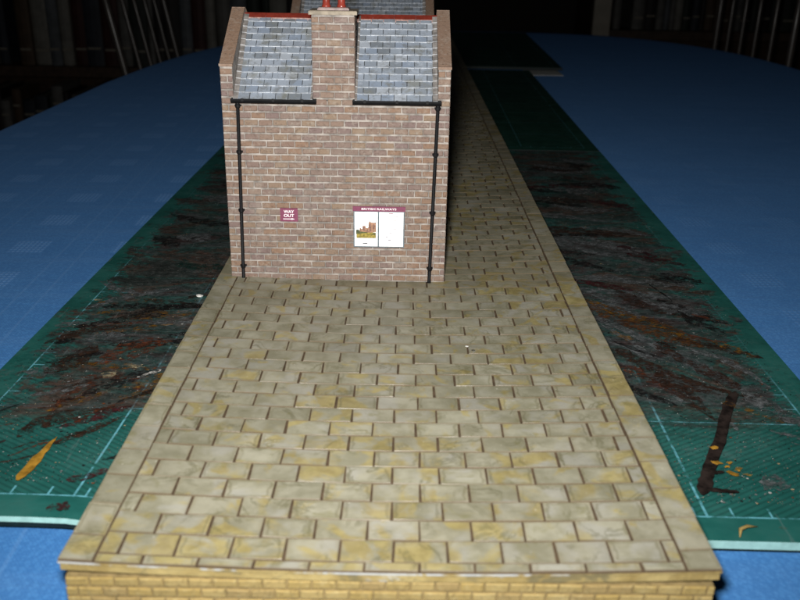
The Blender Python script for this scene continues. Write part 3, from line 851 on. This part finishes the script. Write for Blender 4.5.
# ------------------------------------------------------------------ station buildings
def frustum(g, x, y, z0, z1, r0, r1, seg=16):
    return g.tube([(x, y, z0), (x, y, z1)], [r0, r1], seg)
def building(fy, detail, label, dx=0.0, chimney=True):
    X0, X1, ZB = -6.97 + dx, 1.98 + dx, 2.10
    cx = (X0 + X1) / 2
    e = 7.35 + 2.3                        # eaves
    kn = 8.56 + 2.3                       # top of the kneelers
    ry, rz = fy + 3.5, 10.20 + 2.3        # ridge
    ap = 10.46 + 2.3                      # parapet apex
    by = fy + 7.0
    PT = 0.5
    C0, C1 = -3.39 + dx, -1.74 + dx
    r = root('station_building', (cx, fy + 3.5, ZB), label, 'model building', 'model station buildings on the platform')
    # wall: mortar core, front face 0.03 behind the brick faces
    g = G()
    g.box((X0 + 0.02, fy + 0.03, ZB), (X1 - 0.02, by, e - 0.02))
    wall = g.build('wall', M['mortar'], r)
    g = G()
    pieces = []
    k = 0
    z = ZB + 0.01
    while z < kn - 0.1:
        zc = z + BH / 2
        if zc < e - 0.05:
            iv = course(X0, X1, k)
        elif zc < kn:
            iv = course(X0, X0 + PT, k) + course(X1 - PT, X1, k + 1)
        for a, b in iv:
            if C0 - 0.02 < a and b < C1 + 0.02 and zc > e - 0.3: continue
            pieces.append((a, b, zc, k))
        z += BH; k += 1
    n_ind = 0
    for a, b, zc, k in pieces:
        if detail and n_ind < 262 and zc < e:
            me = brick_mesh(b - a, M['brick'], random.randint(0, 5), 'b')
            piece('brick', me, wall, ((a + b) / 2, fy + 0.03 + random.uniform(-0.006, 0.006), zc), (0, random.uniform(-0.006, 0.006), 0))
            n_ind += 1
        else:
            g.tone = random.random()
            g.chip(a, b, zc - (BH - gapz) / 2, zc + (BH - gapz) / 2, -0.03, 0.03, 0.024, jit=0.012, xf=lambda p: (p[0], fy + 0.03 - p[2], p[1]))
    # bricks on both end walls, one joined piece
    for s, xw in ((-1, X0), (1, X1)):
        z = ZB + 0.01; k = 0
        while z < e - 0.1:
            for a, b in course(fy + 0.06, by, k + 1):
                g.tone = random.random()
                g.chip(a, b, z + gap / 2, z + BH - gap / 2, -0.03, 0.0, 0.012, xf=lambda p, s=s, xw=xw: (xw + s * p[2], p[0], p[1]))
            z += BH; k += 1
    g.build('other_bricks', M['brick'], wall, kind='stuff', tone=True)
    # gable parapets
    for s, xa in ((-1, X0), (1, X1 - PT)):
        poly = [(fy + 0.03, e - 0.02), (fy + 0.03, kn), (ry - 0.12, ap), (ry + 0.12, ap), (by, kn), (by, e - 0.02)]
        gp = G().prism(poly, 'x', xa + 0.015, xa + PT - 0.015)
        pr = gp.build('gable_parapet', M['mortar'], r)
        # coping on the slopes
        def slope(y0_, z0_, y1_, z1_):
            d = Vector((y1_ - y0_, z1_ - z0_)).normalized(); nn = Vector((-d.y, d.x)) * 0.045
            return [(y0_, z0_), (y0_ + nn.x, z0_ + nn.y), (y1_ + nn.x, z1_ + nn.y), (y1_, z1_)]
        gc = G()
        gc.prism(slope(fy + 0.16, kn + 0.075, ry - 0.10, ap), 'x', xa - 0.01, xa + PT + 0.01)
        gc.prism([(ry - 0.125, ap), (ry - 0.125, ap + 0.05), (ry + 0.125, ap + 0.05), (ry + 0.125, ap)], 'x', xa - 0.012, xa + PT + 0.012)
        q = [(2 * ry - a, b) for a, b in slope(fy + 0.16, kn + 0.075, ry - 0.10, ap)]
        gc.prism(list(reversed(q)), 'x', xa - 0.01, xa + PT + 0.01)
        gc.build('coping', M['coping'], pr)
        gk = G()
        gk.box((xa - 0.014, fy - 0.022, kn - 0.02), (xa + PT + 0.014, fy + 0.15, kn + 0.085))
        gk.build('kneeler_cap', M['coping'], pr)
    # roof
    rx0, rx1 = X0 + PT, X1 - PT
    sl = math.atan2(rz - (e - 0.02), ry - fy)
    gr = G().prism([(fy - 0.02, e - 0.05), (ry, rz - 0.06), (by + 0.02, e - 0.05)], 'x', rx0 - 0.01, rx1 + 0.01)
    roof = gr.build('roof', M['roof_deck'], r)
    d = Vector((0, math.cos(sl), math.sin(sl)))
    nn = Vector((0, -math.sin(sl), math.cos(sl)))
    eave = Vector((0, fy - 0.10, e - 0.08))
    run = (Vector((0, ry, rz)) - eave).length
    ROWS = 13
    ex = (run - 0.10) / ROWS
    SW = 0.50
    sme = {}
    gs = G()
    for k in range(ROWS):
        for (pa, pb) in (((rx0 + 0.17, C0 - 0.06), (C1 + 0.06, rx1 - 0.17)) if chimney else ((rx0 + 0.17, rx1 - 0.17),)):
            x = pa - (0.5 if k % 2 else 0.08) * SW
            while x < pb - 0.02:
                a, b = max(x, pa), min(x + SW, pb)
                x += SW
                if b - a < 0.06: continue
                w = b - a - 0.028
                L = ex + 0.10 if k < ROWS - 1 else ex
                var = random.randint(0, 3)
                def shape(g, w, L):
                    t = 0.04
                    j = lambda: random.uniform(-0.010, 0.010)
                    n = len(g.v)
                    lo = [(-w / 2 + j() * .5, j() * 1.3), (w / 2 + j() * .5, j() * 1.3)]
                    g.v += [(lo[0][0], lo[0][1], 0), (lo[1][0], lo[1][1], 0), (w / 2, L, -0.045), (-w / 2, L, -0.045),
                            (lo[0][0], lo[0][1], t), (lo[1][0], lo[1][1], t), (w / 2, L, t - 0.045), (-w / 2, L, t - 0.045)]
                    g.face((n + 4, n + 5, n + 6, n + 7), 0); g.face((n, n + 1, n + 5, n + 4), 1)
                    g.face((n + 1, n + 2, n + 6, n + 5), 0); g.face((n + 3, n, n + 4, n + 7), 0)
                    g.face((n, n + 3, n + 2, n + 1), 0); g.face((n + 2, n + 3, n + 7, n + 6), 0)
                base = eave + d * (k * ex) + nn * (0.055 + random.uniform(-0.004, 0.010))
                p = Vector(((a + b) / 2, base.y, base.z))
                if detail:
                    key = (round(w, 2), round(L, 2), var)
                    if key not in sme:
                        g1 = G(); shape(g1, w, L)
                        sme[key] = g1.mesh('slate', [M['slate'], M['slate_edge']])
                    piece('slate', sme[key], roof, p, (sl, 0, random.uniform(-0.012, 0.012)))
                else:
                    g1 = G(); shape(g1, w, L)
                    n = len(gs.v)
                    for vx, vy, vz in g1.v:
                        q = p + d * vy + nn * vz
                        gs.v.append((p.x + vx, q.y, q.z))
                    gs.tone = random.random()
                    for fc, mi in zip(g1.f, g1.m): gs.face(tuple(n + i for i in fc), mi)
    if not detail:
        gs.build('slates', [M['slate'], M['slate_edge']], roof, kind='stuff', tone=True)
    # mortar fillets where the slates meet parapets and chimney
    def fillet(x0_, x1_):
        g = G()
        A = eave + nn * 0.03; B_ = eave + d * (run - 0.05) + nn * 0.03
        n = len(g.v)
        for x_, h in ((x0_, 0.0), (x1_, 0.0)):
            pass
        hi0 = 0.07 if x0_ in (rx0, C1) else 0.05
        hi1 = 0.07 if x1_ in (rx1, C0) else 0.05
        K = ROWS
        for i in range(K + 1):
            for t_ in (0, 1):
                if i + t_ > K: continue
                q = eave + d * (run - 0.05) * (i / K) + nn * (0.03 + (0.028 if t_ else 0.0))
                g.v += [(x0_, q.y + nn.y * hi0, q.z + nn.z * hi0), (x1_, q.y + nn.y * hi1, q.z + nn.z * hi1)]
        m = len(g.v) // 2
        for i in range(m - 1):
            a = n + 2 * i
            g.face((a, a + 1, a + 3, a + 2), 1 if i % 2 == 0 else 0)
        g.build('fillet', [M['fillet'], M['slate_edge']], roof)
    fillet(rx0, rx0 + 0.19); fillet(rx1 - 0.19, rx1)
    if chimney:
        fillet(C0 - 0.08, C0); fillet(C1, C1 + 0.08)
    # ridge tiles: a row of angled red tiles
    step = (rx1 - rx0 + 0.02) / 9
    for i in range(9):
        xa = rx0 - 0.01 + i * step
        tt = 0.05
        yo, dz = 0.30, 0.225
        o_ = random.uniform(-0.008, 0.008)
        poly = [(ry - yo, rz - dz + o_ + 0.02), (ry - yo - 0.03, rz - dz + tt + o_ + 0.02), (ry - yo + 0.07, rz - dz + tt + o_ + 0.02 + 0.085), (ry, rz + 0.10 + o_), (ry + yo + 0.03, rz - dz + tt + o_ + 0.02), (ry + yo, rz - dz + o_ + 0.02), (ry, rz + 0.04 + o_)]
        G().prism(poly, 'x', xa, xa + step - 0.006, 0, [1, 1, 0, 0, 0, 0, 0]).build('ridge_tile', [M['ridge'], M['ridge_scuff']], roof)
    # chimney
    if chimney:
        ct = 10.50 + 2.3
        gch = G().box((C0 + 0.02, fy + 0.005, e - 0.26), (C1 - 0.02, fy + 1.25, ct))
        ch = gch.build('chimney', M['mortar'], r)
        gb = G()
        z = ZB + 0.01; k = 0
        while z < ct - 0.1:
            if z + BH / 2 > e - 0.3:
                zt_ = min(z + BH, ct)
                h_ = zt_ - z
                for a, b in course(C0, C1, k):
                    if detail and abs(h_ - BH) < 0.02:
                        piece('brick', brick_mesh(b - a, M['brick'], random.randint(0, 5), 'b'), ch, ((a + b) / 2, fy + 0.005, z + BH / 2))
                    else:
                        gb.tone = random.random()
                        gb.chip(a, b, z + gap / 2, zt_ - gap / 2, -0.03, 0.035, 0.014, xf=lambda p: (p[0], fy + 0.005 - p[2], p[1]))
                for s, xw in ((-1, C0), (1, C1)):
                    for a, b in course(fy + 0.02, fy + 1.25, k + 1):
                        gb.tone = random.random()
                        gb.chip(a, b, z + gap / 2, zt_ - gap / 2, -0.03, 0.0, 0.012, xf=lambda p, s=s, xw=xw: (xw + s * p[2], p[0], p[1]))
            z += BH; k += 1
        gb.build('chimney_side_bricks', M['brick'], ch, kind='stuff', tone=True)
        gcap = G()
        gcap.chip(C0 - 0.09, C1 + 0.09, fy - 0.10, fy + 1.35, ct + 0.002, ct + 0.15, 0.03)
        gcap.build('chimney_cap', M['cap'], ch)
        pm = (C0 + C1) / 2
        G().chip(pm - 0.60, pm + 0.60, fy + 0.22, fy + 1.0, ct + 0.15, ct + 0.24, 0.05).build('flaunching', M['flaunching'], ch)
        for px in (pm - 0.29, pm + 0.29):
            gpot = G().tube([(px, fy + 0.6, ct + 0.2), (px, fy + 0.6, ct + 0.30), (px, fy + 0.6, ct + 0.34), (px, fy + 0.6, ct + 1.05), (px, fy + 0.6, ct + 1.08), (px, fy + 0.6, ct + 1.2), (px, fy + 0.6, ct + 1.2), (px, fy + 0.6, ct + 0.9)],
                            [0.175, 0.175, 0.145, 0.13, 0.165, 0.165, 0.105, 0.10], 20)
            gpot.build('chimney_pot', M['pot'], ch, smooth=True)
    # gutters, brackets, downpipes
    for (ga, gb2, px_t, px_b) in ((-6.56 + dx, -3.24 + dx, -6.31 + dx, -6.44 + dx), (-1.83 + dx, 1.63 + dx, 1.50 + dx, 1.34 + dx)):
        gg = G()
        N = 8
        zc, yc = e + 0.02, fy - 0.16
        prof = [(yc - 0.14 * math.cos(math.pi * i / N), zc - 0.20 * math.sin(math.pi * i / N)) for i in range(N + 1)]
        prof += [(yc + 0.10 * math.cos(math.pi * i / N), zc - 0.02 - 0.13 * math.sin(math.pi * i / N)) for i in range(N + 1)]
        gg.prism([(a, b) for a, b in prof], 'x', ga, gb2)
        gt = gg.build('gutter', M['black_iron'], r)
        for t in (0.14, 0.5, 0.84):
            bxm = ga + (gb2 - ga) * t
            G().prism([(yc - 0.16, zc + 0.02), (yc - 0.16, zc - 0.1), (yc, zc - 0.20), (fy + 0.02, zc - 0.22), (fy + 0.02, zc - 0.13), (yc + 0.02, zc - 0.16), (yc - 0.13, zc - 0.08)], 'x', bxm - 0.05, bxm + 0.05).build('bracket', M['black_iron'], gt)
        y_ = fy - 0.125
        gp = G().tube([(px_t, y_ - 0.02, e - 0.10), (px_t + (px_b - px_t) * 0.02, y_, e - 0.3), (px_b, y_, ZB + 0.16), (px_b, y_ - 0.07, ZB + 0.04)], [0.08, 0.07, 0.07, 0.08], 12)
        pp = gp.build('downpipe', M['black_iron'], r, smooth=True)
        for zz in (e - 0.28, 5.25 + 2.3, 2.85 + 2.3, 0.45 + 2.3):
            f = (e - zz) / (e - ZB)
            xx = px_t + (px_b - px_t) * f
            G().tube([(xx, y_, zz - 0.09), (xx, y_, zz - 0.05), (xx, y_, zz + 0.05), (xx, y_, zz + 0.09)], [0.075, 0.102, 0.102, 0.075], 12).build('collar', M['black_iron'], pp)
            G().box((xx - 0.13, fy - 0.07, zz - 0.035), (xx + 0.13, fy + 0.01, zz + 0.035)).build('pipe_clip', M['black_iron'], pp)
    return r
BF = 35.1
building(BF, True, 'nearer brick station building with slate roof, chimney and black downpipes')
building(57.6, False, 'farther station building whose slate roof shows dimly above the nearer ridge', chimney=False)

# ------------------------------------------------------------------ signs on the near wall
def text_mesh(txt, size, bold=0.0):
    c = bpy.data.curves.new('lettering', 'FONT')
    c.body = txt; c.size = size; c.align_x = 'CENTER'; c.align_y = 'CENTER'
    c.offset = bold; c.extrude = 0.0
    o = bpy.data.objects.new('lettering', c)
    col.objects.link(o)
    dg = bpy.context.evaluated_depsgraph_get()
    me = bpy.data.meshes.new_from_object(o.evaluated_get(dg))
    bpy.data.objects.remove(o); bpy.data.curves.remove(c)
    return me
def lettering(txt, x, y, z, w, h, m, parent, bold=0.0, name='lettering'):
    me = text_mesh(txt, 1.0, bold)
    xs = [v.co.x for v in me.vertices]; ys = [v.co.y for v in me.vertices]
    cx, cy = (min(xs) + max(xs)) / 2, (min(ys) + max(ys)) / 2
    sx, sy = w / (max(xs) - min(xs)), h / (max(ys) - min(ys))
    for v in me.vertices:
        v.co = Vector(((v.co.x - cx) * sx, 0, (v.co.y - cy) * sy)) * S
    me.materials.clear(); me.materials.append(m)
    return piece(name, me, parent, (x, y, z))
def rect(x0, x1, z0, z1, y, m, parent, name):
    g = G(); g.v = [(x0, y, z0), (x1, y, z0), (x1, y, z1), (x0, y, z1)]; g.face((0, 1, 2, 3))
    return g.build(name, m, parent)
def flat(poly, y, m, parent, name):
    g = G(); g.v = [(a, y, b) for a, b in poly]; g.face(tuple(range(len(poly))))
    return g.build(name, m, parent)
YS = BF - 0.012
sg = root('way_out_sign', (-4.46, BF, 2.3 + 2.39), 'small maroon WAY OUT sign with white letters on the brick wall', 'sign')
G().box((-4.82, YS - 0.035, 2.3 + 2.38), (-4.10, YS, 2.3 + 2.94)).build('plate', M['maroon'], sg)
yl = YS - 0.039
lettering('WAY', -4.46, yl, 2.3 + 2.80, 0.42, 0.125, M['print_white'], sg, 0.02)
lettering('OUT', -4.46, yl, 2.3 + 2.635, 0.42, 0.125, M['print_white'], sg, 0.02)
flat([(-4.70, 4.775), (-4.36, 4.775), (-4.36, 4.752), (-4.22, 4.788), (-4.36, 4.828), (-4.36, 4.803), (-4.70, 4.803)], yl, M['print_white'], sg, 'arrow')
pb = root('poster_board', (-0.78, BF, 2.3 + 1.34), 'poster board with maroon heading, castle poster and pale notice', 'poster board')
G().box((-1.82, YS - 0.05, 2.3 + 1.33), (0.27, YS, 2.3 + 2.88)).build('board', M['board'], pb)
G().box((-1.85, YS - 0.06, 2.3 + 2.87), (0.30, YS, 2.3 + 3.07)).build('header', M['maroon'], pb)
lettering('BRITISH RAILWAYS', -0.78, YS - 0.064, 2.3 + 2.97, 1.42, 0.085, M['print_white'], pb, 0.012)
yp = YS - 0.055
p1 = rect(-1.775, -0.825, 2.3 + 1.375, 2.3 + 2.845, yp, M['paper'], pb, 'castle_poster')
p2 = rect(-0.770, 0.225, 2.3 + 1.375, 2.3 + 2.845, yp, M['paper'], pb, 'notice')
yi = yp - 0.003
def PX(u): return -1.775 + 0.95 * u
def PZ(v): return 2.3 + 2.845 - 1.47 * v
def pic(pts, m, nm, lay): flat([(PX(a), PZ(b)) for a, b in pts], yi - 0.002 * lay, m, p1, nm)
pic([(0.08, 0.76), (0.92, 0.76), (0.92, 0.60), (0.55, 0.58), (0.08, 0.62)], M['ink_grass'], 'printed_field', 0)
pic([(0.06, 0.64), (0.36, 0.62), (0.62, 0.60), (0.60, 0.57), (0.40, 0.55), (0.30, 0.56), (0.20, 0.53), (0.12, 0.51), (0.06, 0.53)], M['ink_bush'], 'printed_bushes', 1)
pic([(0.22, 0.57), (0.22, 0.47), (0.28, 0.46), (0.29, 0.50), (0.34, 0.49), (0.34, 0.41), (0.47, 0.40), (0.48, 0.46), (0.56, 0.47), (0.60, 0.44), (0.60, 0.31), (0.63, 0.30), (0.64, 0.27), (0.68, 0.27), (0.69, 0.30), (0.86, 0.31), (0.92, 0.29), (0.93, 0.58), (0.62, 0.60), (0.40, 0.575)], M['ink_castle'], 'printed_castle', 2)
for a0, a1, b0, b1 in ((0.38, 0.43, 0.43, 0.55), (0.64, 0.70, 0.35, 0.55), (0.80, 0.85, 0.36, 0.50), (0.24, 0.26, 0.49, 0.55), (0.55, 0.59, 0.50, 0.57)):
    pic([(a0, b1), (a1, b1), (a1, b0), (a0, b0)], M['ink_castle_dark'], 'printed_shadow', 3)
pic([(0.72, 0.66), (0.90, 0.66), (0.92, 0.62), (0.80, 0.61)], M['ink_bush'], 'printed_bushes', 3)
pic([(0.35, 0.935), (0.56, 0.935), (0.56, 0.905), (0.50, 0.895), (0.35, 0.905)], M['ink_dark'], 'printed_caption', 1)
rq = random.Random(3)
def QX(u): return -0.770 + 0.995 * u
for (u, v, w, h, m) in ((0.48, 0.035, 0.17, 0.028, 'ink_pink'), (0.5, 0.12, 0.55, 0.018, 'ink_faint'), (0.5, 0.24, 0.45, 0.012, 'ink_faint'), (0.44, 0.81, 0.12, 0.03, 'ink_faint')):
    rect(QX(u - w / 2), QX(u + w / 2), PZ(v + h / 2), PZ(v - h / 2), yi, M[m], p2, 'printed_line')
for _ in range(16):
    u, v = rq.uniform(0.15, 0.7), rq.uniform(0.30, 0.72); w = rq.uniform(0.05, 0.14)
    rect(QX(u), QX(u + w), PZ(v + 0.012), PZ(v), yi - 0.0005 * _, M['ink_faint'], p2, 'printed_line')

# ------------------------------------------------------------------ crumbs
def crumb(x, y, zb, r_, m, name, label, cat, ax=1.4, flat_=0.6):
    bm = bmesh.new()
    bmesh.ops.create_icosphere(bm, subdivisions=2, radius=1)
    for v in bm.verts:
        k = 1 + random.uniform(-0.22, 0.22)
        v.co = Vector((v.co.x * r_ * ax * k, v.co.y * r_ * k, v.co.z * r_ * flat_ * k)) * S
    me = bpy.data.meshes.new(name); bm.to_mesh(me); bm.free()
    me.materials.append(m)
    o = link(name, me)
    o.location = (Vector((x, y, zb + r_ * flat_ * 0.85 + TZ))) * S
    return tag(o, label, cat)
crumb(-8.95, 37.5, MT + 0.02, 0.11, M['crumb'], 'crumb', 'white crumb on the paint-smeared mat left of the building', 'crumb')
crumb(1.92 + 0.6, 28.6, top_z(2.5), 0.035, M['crumb'], 'grit_speck', 'tiny white speck of grit on the paving stones', 'grit', 1.6)
crumb(2.72, 28.25, top_z(2.7), 0.045, PAINT['black'], 'grit_speck', 'tiny black speck of grit on the paving stones', 'grit')
g = G()
g.tube([(9.55, 20.28, MT + 0.03), (9.62, 20.50, MT + 0.13), (9.85, 20.66, MT + 0.12), (10.2, 20.75, MT + 0.05)], [0.02, 0.055, 0.05, 0.012], 8)
g.solo('wood_shaving', M['ochre_brick'], (9.6, 20.5, MT), 'curled cream shaving on the front edge of the nearest mat', 'shaving', smooth=True)

# ------------------------------------------------------------------ chairs behind the table
def chair(side, xs, ys, lean, label):
    """ys: the front post, the spindles and the rear post along the back; side -1 faces +x"""
    zs = -30.0
    r = root('spindle_chair', (xs + side * -20, (ys[0] + ys[-1]) / 2, -TZ), label, 'chair', 'spindle-back chairs round the table')
    def bx(z): return xs + side * lean * (z - 0.0)
    ymid = (ys[0] + ys[-1]) / 2
    hw = (ys[-1] - ys[0]) / 2
    xb = bx(zs)
    poly = []
    for i in range(28):
        t = 2 * math.pi * i / 28
        a, b = math.cos(t), math.sin(t)
        poly.append((xb - side * 17 + 20 * math.copysign(abs(a) ** 0.7, a), ymid + (hw + 3) * math.copysign(abs(b) ** 0.7, b)))
    G().prism(poly, 'z', zs - 3.5, zs).build('seat', M['wood_chair'], r)
    for i, y in enumerate(ys):
        outer = i in (0, len(ys) - 1)
        rad = 0.5 if outer else 0.32
        zt = 24.0
        g = G().tube([(bx(zs - 1), y, zs - 1), (bx(-12), y, -12), (bx(4), y, 4), (bx(zt), y, zt)], [rad * 0.8, rad * 1.15, rad, rad * 0.7], 12)
        g.build('back_post' if outer else 'spindle', M['wood_chair'], r, smooth=True)
    zt = 24.0
    G().tube([(bx(zt), ys[0] - 2.5, zt), (bx(zt) + side * 2.0, ymid, zt + 1.5), (bx(zt), ys[-1] + 2.5, zt)], [1.0, 1.5, 1.0], 12).build('top_rail', M['wood_chair'], r, smooth=True)
    for a in (-1, 1):
        for b in (-1, 1):
            g = G().tube([(xb - side * 17 + a * 13, ymid + b * (hw - 2), zs - 3), (xb - side * 17 + a * 16, ymid + b * hw, -TZ)], [1.8, 1.3], 12)
            g.build('leg', M['wood_chair'], r, smooth=True)
    for b in (-1, 1):
        G().tube([(xb - side * 17 - 14.4, ymid + b * (hw - 1), -54), (xb - side * 17 + 14.4, ymid + b * (hw - 1), -54)], 0.9, 10).build('stretcher', M['wood_chair'], r, smooth=True)
    return r
chair(-1, -43.3, [140, 148, 154.2, 160.2, 166.2, 172.5], 0.19, 'spindle-back wooden chair in the dark beyond the left side of the table')
chair(1, 59.0, [140, 148, 155, 161.5, 168, 174.5], 0.015, 'spindle-back wooden chair in the dark beyond the right side of the table')

# ------------------------------------------------------------------ bookcases and books
def bookcase(x0, x1, yf, depth, shelves, top, label, pale_side=None):
    r = root('bookcase', ((x0 + x1) / 2, yf + depth / 2, -TZ), label, 'bookcase', 'bookcases behind the table')
    for i, (a, b) in enumerate(((x0, x0 + 2.2), (x1 - 2.2, x1))):
        G().box((a, yf, -TZ), (b, yf + depth, top)).build('side_panel', M['wood_dark'], r)
    if pale_side:
        G().box((pale_side[0], yf - 2.0, -TZ), (pale_side[1], yf - 0.02, top)).build('front_upright', M['wood_pale'], r)
    G().box((x0 + 2.2, yf + depth - 1.2, -TZ), (x1 - 2.2, yf + depth, top)).build('back_panel', M['wood_dark'], r)
    for z in shelves:
        G().box((x0 + 2.21, yf + 0.3, z - 2.4), (x1 - 2.21, yf + depth - 1.21, z)).build('shelf', M['wood_dark'], r)
    G().box((x0 - 0.5, yf - 0.5, top + 0.01), (x1 + 0.5, yf + depth, top + 2.5)).build('top_board', M['wood_dark'], r)
    return r
bk_cols = [((0.40, 0.38, 0.33), 'pale'), ((0.05, 0.06, 0.05), 'dark'), ((0.16, 0.10, 0.06), 'brown'), ((0.06, 0.07, 0.09), 'dark'), ((0.27, 0.26, 0.24), 'grey'), ((0.10, 0.03, 0.025), 'dark'), ((0.035, 0.05, 0.04), 'dark'), ((0.22, 0.24, 0.26), 'grey'), ((0.04, 0.03, 0.03), 'dark')]
bk_m = [plain('book_cloth', tuple(0.42 * x for x in c), 0.6, 0.3, 0.2, 0.4) for c, _ in bk_cols]
rb = random.Random(5)
def book(x, y, z, w, h, dp, mi, label, group):
    g = G()
    cv = 0.25
    # spine (slightly rounded), two boards, page block
    sp = [(x, y + 0.5), (x + w * 0.2, y + 0.12), (x + w * 0.5, y), (x + w * 0.8, y + 0.12), (x + w, y + 0.5), (x + w, y + dp), (x + w - cv, y + dp), (x + w - cv, y + 0.75), (x + cv, y + 0.75), (x + cv, y + dp), (x, y + dp)]
    g.prism(sp, 'z', z + 0.01, z + h)
    g.box((x + cv, y + 0.8, z + 0.3), (x + w - cv, y + dp - 0.4, z + h - 0.4), 1)
    if w > 2.2:
        for zz in (z + h * 0.16, z + h * 0.80):
            g.box((x + w * 0.12, y - 0.03, zz), (x + w * 0.88, y + 0.4, zz + 0.5), 1)
    g.solo('book', [bk_m[mi], M['pages']], (x + w / 2, y + dp / 2, z), label, 'book', group)
def fill(x0, x1, y, z, hmin, hmax, where, group):
    x = x0
    while x < x1 - 1.2:
        w = min(rb.choice((1.6, 2.2, 2.8, 3.4, 4.2, 2.4)), x1 - x)
        mi = rb.choice((0, 1, 2, 3, 4, 5, 6, 7, 8, 1, 6, 8, 0, 4))
        tone = bk_cols[mi][1]
        if not (rb.random() < 0.06):
            book(x + 0.04, y + rb.uniform(0, 2.5), z, w - 0.08, rb.uniform(hmin, hmax), rb.uniform(13, 17), mi, f'{tone} book standing {where}', f'{tone} {group}')
        x += w
bookcase(-124, -21, 223, 26, (-68, -41, -13.4, 15), 46, 'dim bookcase full of books behind the left end of the table')
fill(-121, -24, 225, -13.4, 20, 26, 'on the upper shelf of the left bookcase', 'books on the upper left shelf')
fill(-121, -62, 225, -41, 18, 23.5, 'on the lower shelf of the left bookcase', 'books on the lower left shelf')
bookcase(53, 140, 262, 26, (-68, -38, -6, 24), 52, 'second bookcase with a pale upright, behind the far right of the table', (53.0, 57.7))
fill(58, 132, 266, -6, 16, 24, 'on the shelf of the right bookcase', 'books on the right shelf')
